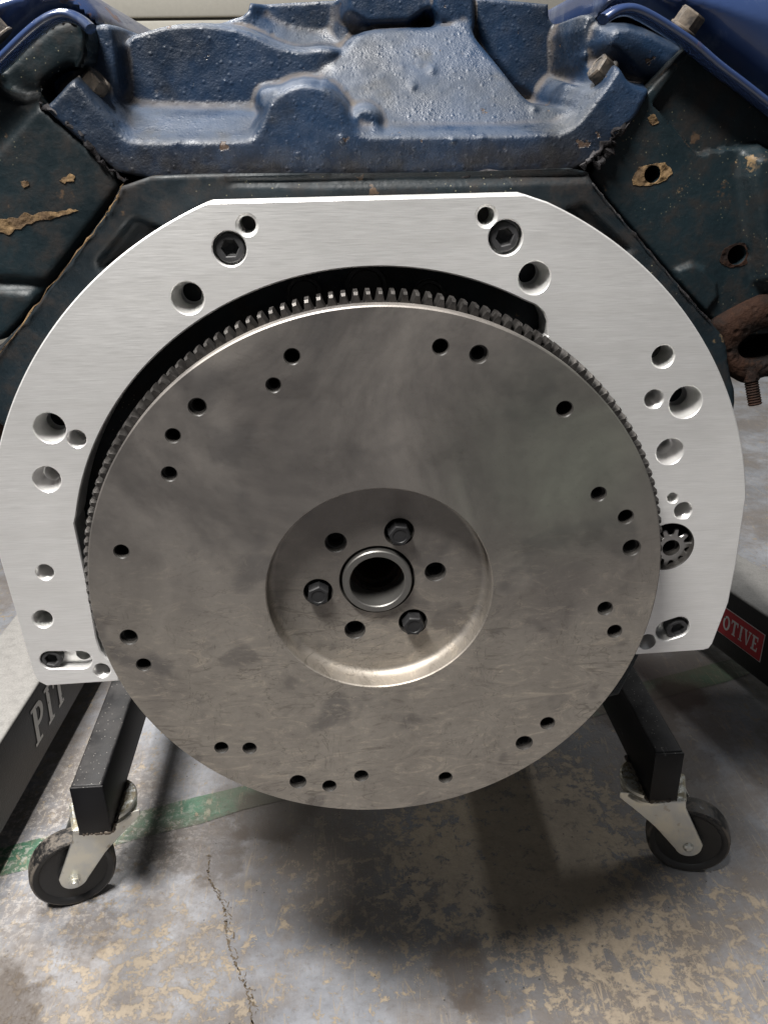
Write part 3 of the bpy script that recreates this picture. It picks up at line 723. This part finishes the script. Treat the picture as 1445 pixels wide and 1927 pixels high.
def chip(pts, y, t=.0004):
    bm = prism(ragged(PX(pts, y), .10, 3), [], -t, .0004, .0001); xform(bm, Matrix.Translation((0, y, 0))); return obj('bare_patch', bm, PAINTCHIP, en)
chip([(-30, 425), (0, 412), (60, 405), (100, 399), (135, 393), (148, 397), (112, 408), (80, 414), (30, 431), (0, 437), (-30, 446)], YHd-.0036)
chip([(40, 342), (52, 340), (56, 348), (46, 354)], YHd-.0036); chip([(112, 340), (128, 330), (142, 332), (140, 342), (122, 346)], YHd-.0036)
chip([(1218, 222), (1232, 216), (1238, 232), (1226, 236)], YHd); chip([(1130, 470), (1150, 466), (1162, 478), (1146, 484)], YB)

# intake manifold
YI = .060
A1 = lambda pix, y, **k: dict(poly=PX(pix, y), y=y, **k)
sil = PX([(430, 334), (238, 339), (165, 277), (75, 197)], .060)+PX([(95, 160), (120, 134), (150, 130), (157, 60), (162, 40), (214, 36), (236, 58), (262, 50), (312, 36), (368, 30), (400, 8), (445, -4), (452, -40), (1086, -40), (1088, 22), (1132, 16), (1146, 40), (1200, 38), (1290, 80), (1296, 94)], .085)+PX([(1172, 243), (1106, 321), (980, 327), (720, 333)], .060)
zr = xz((800, 248), .075)[1]
ramp = [(642, 92), (664, 64), (690, 50), (760, 46), (845, 44), (872, 30), (893, 58), (945, 118), (985, 170), (1010, 190), (1062, 196), (1084, 216), (1060, 280), (672, 285), (640, 215), (588, 166)]
azr = .80
zl = xz((380, 262), .064)[1]; azl = 1.75
ledge = [(203, 222), (236, 196), (300, 204), (480, 205), (560, 196), (600, 170), (672, 285), (470, 300), (262, 300), (215, 262)]
rail = [(222, 364), (148, 292), (64, 206), (100, 172), (118, 150), (132, 139), (144, 136), (210, 214), (226, 242), (244, 258), (266, 263), (466, 264), (480, 240), (492, 200), (508, 175), (536, 152), (580, 144), (622, 155), (650, 186), (664, 222), (674, 243), (700, 247), (1046, 244), (1076, 230), (1098, 202), (1112, 184), (1158, 116), (1166, 111), (1178, 122), (1190, 146), (1218, 156), (1242, 160), (1188, 254), (1120, 350), (980, 354), (720, 358), (430, 360)]
layers = [
    A1([(50, 40), (240, 50), (265, 300), (50, 270)], .094, bev=.004),
    A1([(1070, 10), (1310, 10), (1310, 280), (1050, 290)], .097, bev=.004),
    A1([(640, -60), (812, -60), (812, 44), (650, 50)], .128, bev=.004),
    A1([(812, -60), (900, -60), (900, 80), (860, 50), (812, 48)], .122, bev=.006),
    A1([(480, -60), (640, -60), (640, 70), (600, 76), (550, 70), (510, 52), (485, 30)], .165, bev=.012),
    A1([(232, 60), (262, 50), (312, 36), (368, 32), (432, 38), (478, 52), (520, 74), (560, 84), (612, 78), (650, 86), (640, 120), (600, 166), (560, 206), (480, 212), (300, 212), (236, 204), (222, 110)], .105, bev=.007),
    A1([(1084, -60), (1084, 180), (1000, 196), (895, 75), (895, -60)], .150, bev=.006),
    dict(poly=plane_pts(ramp, .075, zr, azr), y=.075, z0=zr, az=azr, bev=.006),
    dict(poly=plane_pts(ledge, .064, zl, azl), y=.064, z0=zl, az=azl, bev=.006),
    A1([(1060, 196), (1084, 150), (1100, 150), (1116, 170), (1094, 206), (1084, 222)], .084, bev=.012),
    A1([(480, 168), (500, 160), (530, 160), (520, 205), (478, 212)], .074, bev=.004),
    A1([(155, 40), (214, 36), (222, 70), (230, 190), (200, 190), (178, 150), (160, 130)], .090, bev=.004),
    A1([(160, 60), (150, 130), (118, 134), (75, 196), (60, 190), (60, 60)], .083, bev=.006),
    A1([(1086, 22), (1134, 16), (1144, 60), (1140, 120), (1120, 160), (1088, 152)], .098, bev=.005),
    A1([(1130, 90), (1146, 40), (1200, 40), (1292, 84), (1292, 100), (1240, 165), (1200, 150), (1168, 110)], .080, bev=.010),
    A1([(662, 206), (684, 196), (704, 200), (718, 216), (720, 250), (664, 250)], .068, bev=.005, dome=.0, domer=.01),
    A1(rail, YI, bev=.0075, it=1),
]
bp = []
for (u, v, r, h, y) in ((780, 160, 7, .0022, .085), (817, 128, 8, .0022, .09), (1008, 202, 7, .002, .08), (792, 118, 3, .0012, .09), (760, 120, 3, .0012, .09), (643, 262, 6, .0015, YI), (333, 266, 6, .0012, YI), (852, 264, 5, .0015, YI), (908, 258, 5, .001, YI), (560, 292, 5, .001, YI), (1100, 104, 6, .002, .095)):
    c = xz((u, v), y); rad = abs(xz((u+r, v), y)[0]-c[0]); bp.append((c, rad, h))
for _ in range(260):
    c = (random.uniform(-.25, .25), random.uniform(.2, .34)); bp.append((c, random.uniform(.0009, .0018), random.choice((1, 1, -1))*random.uniform(.0002, .0005)))
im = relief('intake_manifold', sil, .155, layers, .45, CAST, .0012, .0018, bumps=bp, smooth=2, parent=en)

# gasket sealant squeezed out along the seams
def seam(pts, y, r, jit):
    p = chaikin_open([tuple(at_y(q, y)) for q in pts], 2); p = [tuple(np.array(q)+rng.normal(0, .0008, 3)) for q in p]
    return obj('gasket', tube(p, r, 7, jit=jit), SEAL, en, sharp=1.2)
seam([(1122, 312), (1138, 290), (1150, 270), (1165, 250), (1176, 234)], .060, .0022, .5)
seam([(1098, 312), (1112, 296), (1128, 282), (1150, 256), (1164, 240)], .0585, .0014, .5)
seam([(78, 198), (120, 226), (140, 240), (160, 262), (178, 290), (205, 315), (236, 336)], .061, .0011, .6)
def deck(pts, r, mt): 
    p = [tuple(at_y(q, .0535)) for q in pts]; p = [tuple(np.array(p[i])*(1-k/12)+np.array(p[i+1])*k/12+rng.normal(0, .0003, 3)) for i in range(len(p)-1) for k in range(12)]
    return obj('gasket', tube(p, r, 6, jit=.8), mt, en, sharp=1.2)
deck([(-40, 712), (0, 664), (100, 535), (199, 406), (236, 341)], .00028, PAINTCHIP); deck([(1115, 346), (1180, 425), (1260, 518), (1342, 613)], .0003, SEAL)
seam([(420, 333), (560, 334), (720, 332), (900, 328), (1030, 324)], .0592, .0006, .7)

# old hex bolts
def old_bolt(loc, axis, af, hh, dome=False, roll=.2):
    bm = hex_bolt_bm(af, hh, af*.62, .0014)
    q = Vector((0, -1, 0)).rotation_difference(Vector(axis).normalized())
    xform(bm, Matrix.Translation(loc) @ q.to_matrix().to_4x4() @ Matrix.Rotation(roll, 4, 'Y'))
    return obj('bolt', bm, RUSTB, en, sharp=.4)
old_bolt(at_y((171, 168), .076), (.74, -.10, .66), .0135, .0085)
old_bolt(at_y((1141, 142), .076), (-.80, -.10, .60), .0135, .0085)

# valve covers
def cover(rim, body, bolt_px, axis):
    YC = .057
    vc = relief('valve_cover', PX(body, YC+.014), YC+.012, [], .78, COVER, .002, .034, parent=en)
    p = chaikin_open([tuple(at_y(q, YC)) for q in rim], 2)
    bm = bmesh.new(); rows = []
    for i, q in enumerate(p):                         # rolled flange: a flat strip with rounded lip
        d = Vector(p[min(i+1, len(p)-1)])-Vector(p[max(i-1, 0)]); d.normalize(); nn = Vector((-d.z, 0, d.x))
        row = []
        for k in range(10):
            a = 2*PI*k/10; row.append(bm.verts.new(Vector(q)+nn*(.0030*math.cos(a))+Vector((0, 1, 0))*(.006+.010*math.sin(a))))
        rows.append(row)
    for A, B in zip(rows, rows[1:]): bridge(bm, A, B)
    bm.faces.new(rows[0]); bm.faces.new(rows[-1])
    f = obj('flange', bm, COVER, vc, sharp=1.2)
    b = old_bolt(at_y(bolt_px, YC+.006), axis, .0125, .0095); adopt(b, vc)
    return vc
cover([(-150, 262), (-60, 168), (0, 112), (38, 74), (72, 44), (100, 28), (124, 25), (148, 36), (166, 52)],
      [(-150, 258), (0, 106), (38, 68), (72, 38), (100, 24), (124, 22), (150, 34), (172, 46), (168, 20), (146, -10), (100, -60), (-260, -60), (-260, 250)], (4, 74), (-.62, -.1, .78))
cover([(1140, 34), (1163, 18), (1190, 14), (1220, 26), (1260, 50), (1305, 80), (1350, 121), (1400, 158), (1445, 194), (1530, 258), (1640, 340)],
      [(1140, 30), (1163, 14), (1190, 10), (1222, 22), (1262, 46), (1308, 76), (1352, 116), (1402, 153), (1446, 188), (1640, 330), (1760, 250), (1700, -70), (1150, -70)], (1284, 55), (.50, -.25, .83))

# exhaust manifold outlet
ex = bpy.data.objects.new('exhaust_manifold', None)
YE = .058
oute = chaikin(PX([(1340, 610), (1375, 590), (1420, 566), (1470, 548), (1560, 560), (1600, 640), (1540, 720), (1440, 708), (1428, 726), (1395, 724), (1365, 700), (1358, 660)], YE), 2)
port = [ (xz((1450, 648), YE)[0]+.0195*math.cos(2*PI*i/36), xz((1450, 648), YE)[1]+.0105*math.sin(2*PI*i/36)+.12*.0195*math.cos(2*PI*i/36)) for i in range(36)]
bm = prism(oute, [dict(loop=ccw(port), c=.002, rings=[(0, .085), (.002, .10)], cap=True, capmat=1)], YE, .12, .004)
exo = obj('exhaust_manifold', bm, [RUST, DARKIRON], en, sharp=.8)
bpy.data.objects.remove(ex)
bm = bmesh.new()
for k in range(4):                                    # unseen left bank manifold behind the plate, added to shade the floor
    box(bm, -.262+.001*k, -.19, .13+.115*k, .18+.115*k, -.02, .10)
box(bm, -.266, -.205, .12, .54, -.06, .03)
bmesh.ops.bevel(bm, geom=bm.edges[:], offset=.010, segments=2, affect='EDGES')
obj('exhaust_manifold', bm, RUST, en)
s0, s1 = at_y((1408, 690), .062), at_y((1420, 762), .056)
pp = []; rr = []
for k in range(31):
    t = k/30; pp.append(tuple(s0+(s1-s0)*t)); rr.append(.0050 if t < .38 else (.0044 if k % 2 else .0038))
obj('stud', tube(pp, rr, 12), RUST, exo, sharp=.8)

# ------------------------------------------------------------------ engine stand
es = thing('engine_stand', 'black square-tube engine stand on two swivel casters under the flywheel', 'engine stand', (0, .45, ZF))
def leg(x0, x1, z0, z1, yf):
    bm = bevelled_box(x0, x1, yf+.0022, 1.15, z0, z1, .0028, 3)
    l = obj('leg', bm, TUBE, es)
    bm = bevelled_box(x0-.0004, x1+.0004, yf, yf+.003, z0-.0002, z1-.0008, .0012, 2); obj('end_cap', bm, TUBE, l)
    return l
leg(-.2953, -.2640, -.380, -.3190, .2057); leg(.2826, .3118, -.380, -.3175, .2029)
bm = bevelled_box(-.33, .33, .98, 1.04, -.44, -.3805, .003); obj('cross_beam', bm, TUBE, es)
bm = bevelled_box(-.035, .035, 1.045, 1.115, -.44, .08, .003); obj('upright', bm, TUBE, es)
bm = lathe([(0, 0), (.045, 0), (.045, .36), (0, .36)], 32); xform(bm, Matrix.Translation((0, .72, .05))); obj('mounting_head', bm, TUBE, es)

def weld(x0, x1, y0, y1):
    p = [(x0+(x1-x0)*k/16+random.gauss(0, .0003), y0+(y1-y0)*k/16+random.gauss(0, .0003), -.3796) for k in range(17)]
    return obj('weld_bead', tube(p, .0024, 7, jit=.35), RUSTB, es, sharp=1.2)
weld(-.2953, -.2640, .2075, .2075); weld(-.2635, -.2635, .208, .275); weld(.2826, .3118, .2047, .2047); weld(.3122, .3122, .206, .272); weld(.2822, .2822, .206, .272)
def caster(swivel, axle, n, rivet):
    """n: horizontal unit vector across the wheel, towards the photographer's side"""
    n = Vector((n[0], n[1], 0)).normalized(); t = Vector((axle[0]-swivel[0], axle[1]-swivel[1], 0)); off = t.length; t.normalize()
    R = .044; za = ZF+R; ztop = -.3825
    # local frame: x = t, y = -n (so -y faces the viewer), z up
    M = Matrix(((t.x, -n.x, 0, swivel[0]), (t.y, -n.y, 0, swivel[1]), (0, 0, 1, 0), (0, 0, 0, 1)))
    bm = bmesh.new()
    pl = [(.031*math.cos(a), .031*math.sin(a)) for a in np.linspace(PI*.33, PI*1.67, 26)]+[(.037, -.0205), (.037, .0205)]
    pl = ccw(fillet(pl, [0]*26+[.003, .003], 4))
    def cap(z0, z1, s):
        A = [bm.verts.new((p[0]*s, p[1]*s, z0)) for p in pl]; B = [bm.verts.new((p[0], p[1], z0-.002)) for p in pl]; C = [bm.verts.new((p[0], p[1], z1)) for p in pl]
        bm.faces.new(A); bridge(bm, A, B); bridge(bm, B, C); bm.faces.new(C[::-1])
    cap(-.3895, -.3945, .93)
    for s in (1, -1):                                  # two side cheeks
        out = [(-.031, -.390), (.036, -.390), (.038, -.404), (off+.0145, za+.004)]+[(off+.0140*math.cos(a), za+.0140*math.sin(a)) for a in np.linspace(0, -PI*.85, 12)]+[(.010, -.432), (-.008, -.416), (-.024, -.403), (-.031, -.397)]
        out = ccw(out); y0 = s*.0172; bmb = prism(out, [], y0-.0014, y0+.0014, .0006)
        bmesh.ops.bisect_plane(bmb, geom=bmb.verts[:]+bmb.edges[:]+bmb.faces[:], plane_co=(.012, 0, 0), plane_no=(1, 0, .12))
        for v in bmb.verts:
            k_ = v.co.x+.12*(v.co.z+.39)-.012
            v.co.y += s*(.0030 if k_ <= 0 else .0030*max(0, 1-k_/.010))
        me = bpy.data.meshes.new('tmp'); bmb.to_mesh(me); bmb.free(); bm.from_mesh(me); bpy.data.meshes.remove(me)
        # stiffening rib
        v = [(.012, -.393), (.018, -.393), (off-.012, za+.028), (off-.017, za+.028)]
    c = obj('caster', xform(bm, M), ZINC, es, sharp=.5)
    bm = bmesh.new()                                    # swivel race
    rows = []
    for r_, z in ((.006, -.3802), (.031, -.3802), (.0325, -.3815), (.0325, -.3850), (.0285, -.3868), (.0285, -.3893)):
        rows.append([bm.verts.new((r_*math.cos(2*PI*i/40), r_*math.sin(2*PI*i/40), z)) for i in range(40)])
    for A, B in zip(rows, rows[1:]): bridge(bm, A, B)
    obj('swivel_plate', xform(bm, M), ZINC, c, sharp=.5)
    w = .0125; prof = [(.006, -.011), (.014, -.0118), (.016, -.0095), (.034, -.0095), (.0365, -.0118), (.0405, -w), (.0428, -w+.0016), (.0440, -.006), (.0441, 0), (.0440, .006), (.0428, w-.0016), (.0405, w), (.034, .0095), (.016, .0095), (.006, .011)]
    bm = lathe(prof, 56)
    wo = obj('wheel', bm, RUBBER, None, sharp=.7)
    wo.matrix_world = M @ Matrix.Translation((off, 0, za)); wo.matrix_basis = M @ Matrix.Translation((off, 0, za)); adopt(wo, c)
    Mn = M @ Matrix.Translation((off, -.0186, za))
    if rivet: bm = lathe([(0, -.0045), (.0025, -.0042), (.0048, -.0028), (.0058, -.0008), (.0060, .001), (.0, .001)], 24); nm = 'rivet'
    else:
        bm = hex_bolt_bm(.0105, .0062, .0064, .0012); lathe([(.0036, -.006), (.0036, -.0085), (.003, -.0095), (0, -.0095)], 20, bm); nm = 'axle_nut'
    obj(nm, xform(bm, Mn), ZINC, c, sharp=.4)
    bm = lathe([(.0042, -.017), (.0042, .022), (.006, .022), (.006, .026), (0, .026)], 16); xform(bm, M @ Matrix.Translation((off, 0, za))); obj('axle', bm, ZINC, c, sharp=.5)
    return c
caster((-.2820, .2560), (-.3240, .2400), (.33, -.944), False)
caster((.2990, .2420), (.3441, .2296), (-.33, -.944), True)

# ------------------------------------------------------------------ shop crane legs
sc = thing('shop_crane', 'black shop crane with wide lettered legs on both sides of the engine', 'engine hoist', (0, .9, ZF))
def beam(P0, d, side, z0, z1, w, s0, s1):
    d = Vector((*d, 0)).normalized(); nrm = Vector((d.y, -d.x, 0))*side      # nrm points to the inside
    M = Matrix(((d.x, nrm.x, 0, P0[0]), (d.y, nrm.y, 0, P0[1]), (0, 0, 1, 0), (0, 0, 0, 1)))
    bm = bevelled_box(s0, s1, -w, 0, z0, z1, .005, 4); xform(bm, M)
    return obj('crane_leg', bm, CRANE, sc), M
bl, ML = beam((-.410, .41), (.074, 1), 1, -.4600, -.3645, .098, -.60, 1.0)
br, MR = beam((.5445, .54), (-.287, 1), -1, -.4610, -.3575, .094, -.68, .86)
lab(bl, 'left leg lettered PIT in pale capitals'); lab(br, 'right leg with red label reading OTIVE')
bm = bevelled_box(-.45, .45, 1.37, 1.45, -.455, -.37, .005); obj('cross_tube', bm, CRANE, sc)
for (x, y) in ((-.50, -.14), (.755, -.06), (-.38, 1.36), (.36, 1.33)):
    bm = lathe([(0, -.016), (.018, -.016), (.021, -.012), (.021, .012), (.018, .016), (0, .016)], 32); xform(bm, Matrix.Translation((x, y, ZF+.0215)) @ Matrix.Rotation(PI/2, 4, 'Z')); obj('crane_wheel', bm, RUBBER, sc)
    bm = bevelled_box(x-.025, x+.025, y-.02, y+.02, ZF+.030, -.450, .003); obj('wheel_bracket', bm, TUBE, sc)

# slab-serif lettering
def L_rects(ch):
    s, f, w = .17, .08, .62
    R = {'I': [[(.12, 0), (.5, 0), (.5, f), (.12, f)], [(.22, f), (.40, f), (.40, 1-f), (.22, 1-f)], [(.12, 1-f), (.5, 1-f), (.5, 1), (.12, 1)]],
         'T': [[(.20, 0), (.56, 0), (.56, f), (.20, f)], [(.29, f), (.47, f), (.47, 1-.14), (.29, 1-.14)], [(.02, 1-.14), (.74, 1-.14), (.74, 1), (.02, 1)], [(.02, .70), (.09, .70), (.12, 1-.14), (.02, 1-.14)], [(.74, .70), (.74, 1-.14), (.64, 1-.14), (.67, .70)]],
         'V': [[(.0, 1-f), (.32, 1-f), (.32, 1), (.0, 1)], [(.46, 1-f), (.76, 1-f), (.76, 1), (.46, 1)], [(.08, 1-f), (.25, 1-f), (.43, .14), (.46, 0), (.36, 0)], [(.56, 1-f), (.67, 1-f), (.46, 0), (.40, .05)]],
         'E': [[(.05, 0), (.66, 0), (.66, .12), (.05, .12)], [(.14, .12), (.32, .12), (.32, .88), (.14, .88)], [(.05, .88), (.64, .88), (.64, 1), (.05, 1)], [(.32, .45), (.50, .45), (.50, .56), (.32, .56)], [(.57, .12), (.66, .12), (.66, .30), (.60, .30)], [(.55, .88), (.58, .70), (.64, .70), (.64, .88)]]}
    if ch in R: return [(l, None) for l in R[ch]]
    if ch == 'O':
        o = [(.39+.37*math.cos(2*PI*i/36), .5+.5*math.sin(2*PI*i/36)) for i in range(36)]; h = [(.39+.19*math.cos(2*PI*i/28), .5+.36*math.sin(2*PI*i/28)) for i in range(28)]; return [(o, h)]
    if ch == 'P':
        bowl = [(.32, .42)]+[(.42+.30*math.cos(a), .71+.29*math.sin(a)) for a in np.linspace(-PI/2, PI/2, 16)]+[(.32, 1)]
        hh = [(.34, .54)]+[(.42+.13*math.cos(a), .71+.17*math.sin(a)) for a in np.linspace(-PI/2, PI/2, 12)]+[(.34, .88)]
        return [([(.05, 0), (.48, 0), (.48, f), (.05, f)], None), ([(.14, f), (.32, f), (.32, 1-f), (.14, 1-f)], None), ([(.05, 1-f), (.32, 1-f), (.32, 1), (.05, 1)], None), (bowl, hh)]
def letter(ch, M, u0, v0, h, wf, dirn, mat, parent, shear=0):
    bm = bmesh.new()
    for l, hol in L_rects(ch):
        loops = [ccw([(a*h*wf, b*h) for a, b in l])]
        if hol: loops.append(ccw([(a*h*wf, b*h) for a, b in hol]))
        fill(bm, loops, 0)
    for v in bm.verts: x, z = v.co.x, v.co.z; v.co = (u0+dirn*(x+shear*z), .0009, v0+z)
    xform(bm, M); o = obj('letter', bm, mat, parent, smooth=False, fix=False)
# left leg: P I T reading away from the camera
u = -.004
for ch in 'PIT':
    letter(ch, ML, u, -.4318, .0500, 1.0, 1, GREYPRINT, bl, .10); u += {'P': .0385, 'I': .0310, 'T': .041}[ch]
# right leg: red label with white edge and letters, reading towards the camera
def panel(M, u0, u1, v0, v1, off, mat, parent, name):
    bm = bmesh.new(); vs = [bm.verts.new((a, off, b)) for a, b in ((u0, v0), (u1, v0), (u1, v1), (u0, v1))]; bm.faces.new(vs); return obj(name, xform(bm, M), mat, parent, smooth=False)
dl = math.hypot(.287, 1); ue = (.5030-.54)*dl
panel(MR, ue, .30, -.4312, -.3857, .0004, WHITE, br, 'label_border'); panel(MR, ue+.0012, .30, -.4301, -.3869, .0008, RED, br, 'label')
u = (.5795-.54)*dl
for ch in 'OTIVE':
    letter(ch, MR, u, -.4204, .0236, .80, -1, WHITE, br); u -= {'O': .0163, 'T': .0147, 'I': .0113, 'V': .0152, 'E': .014}[ch]
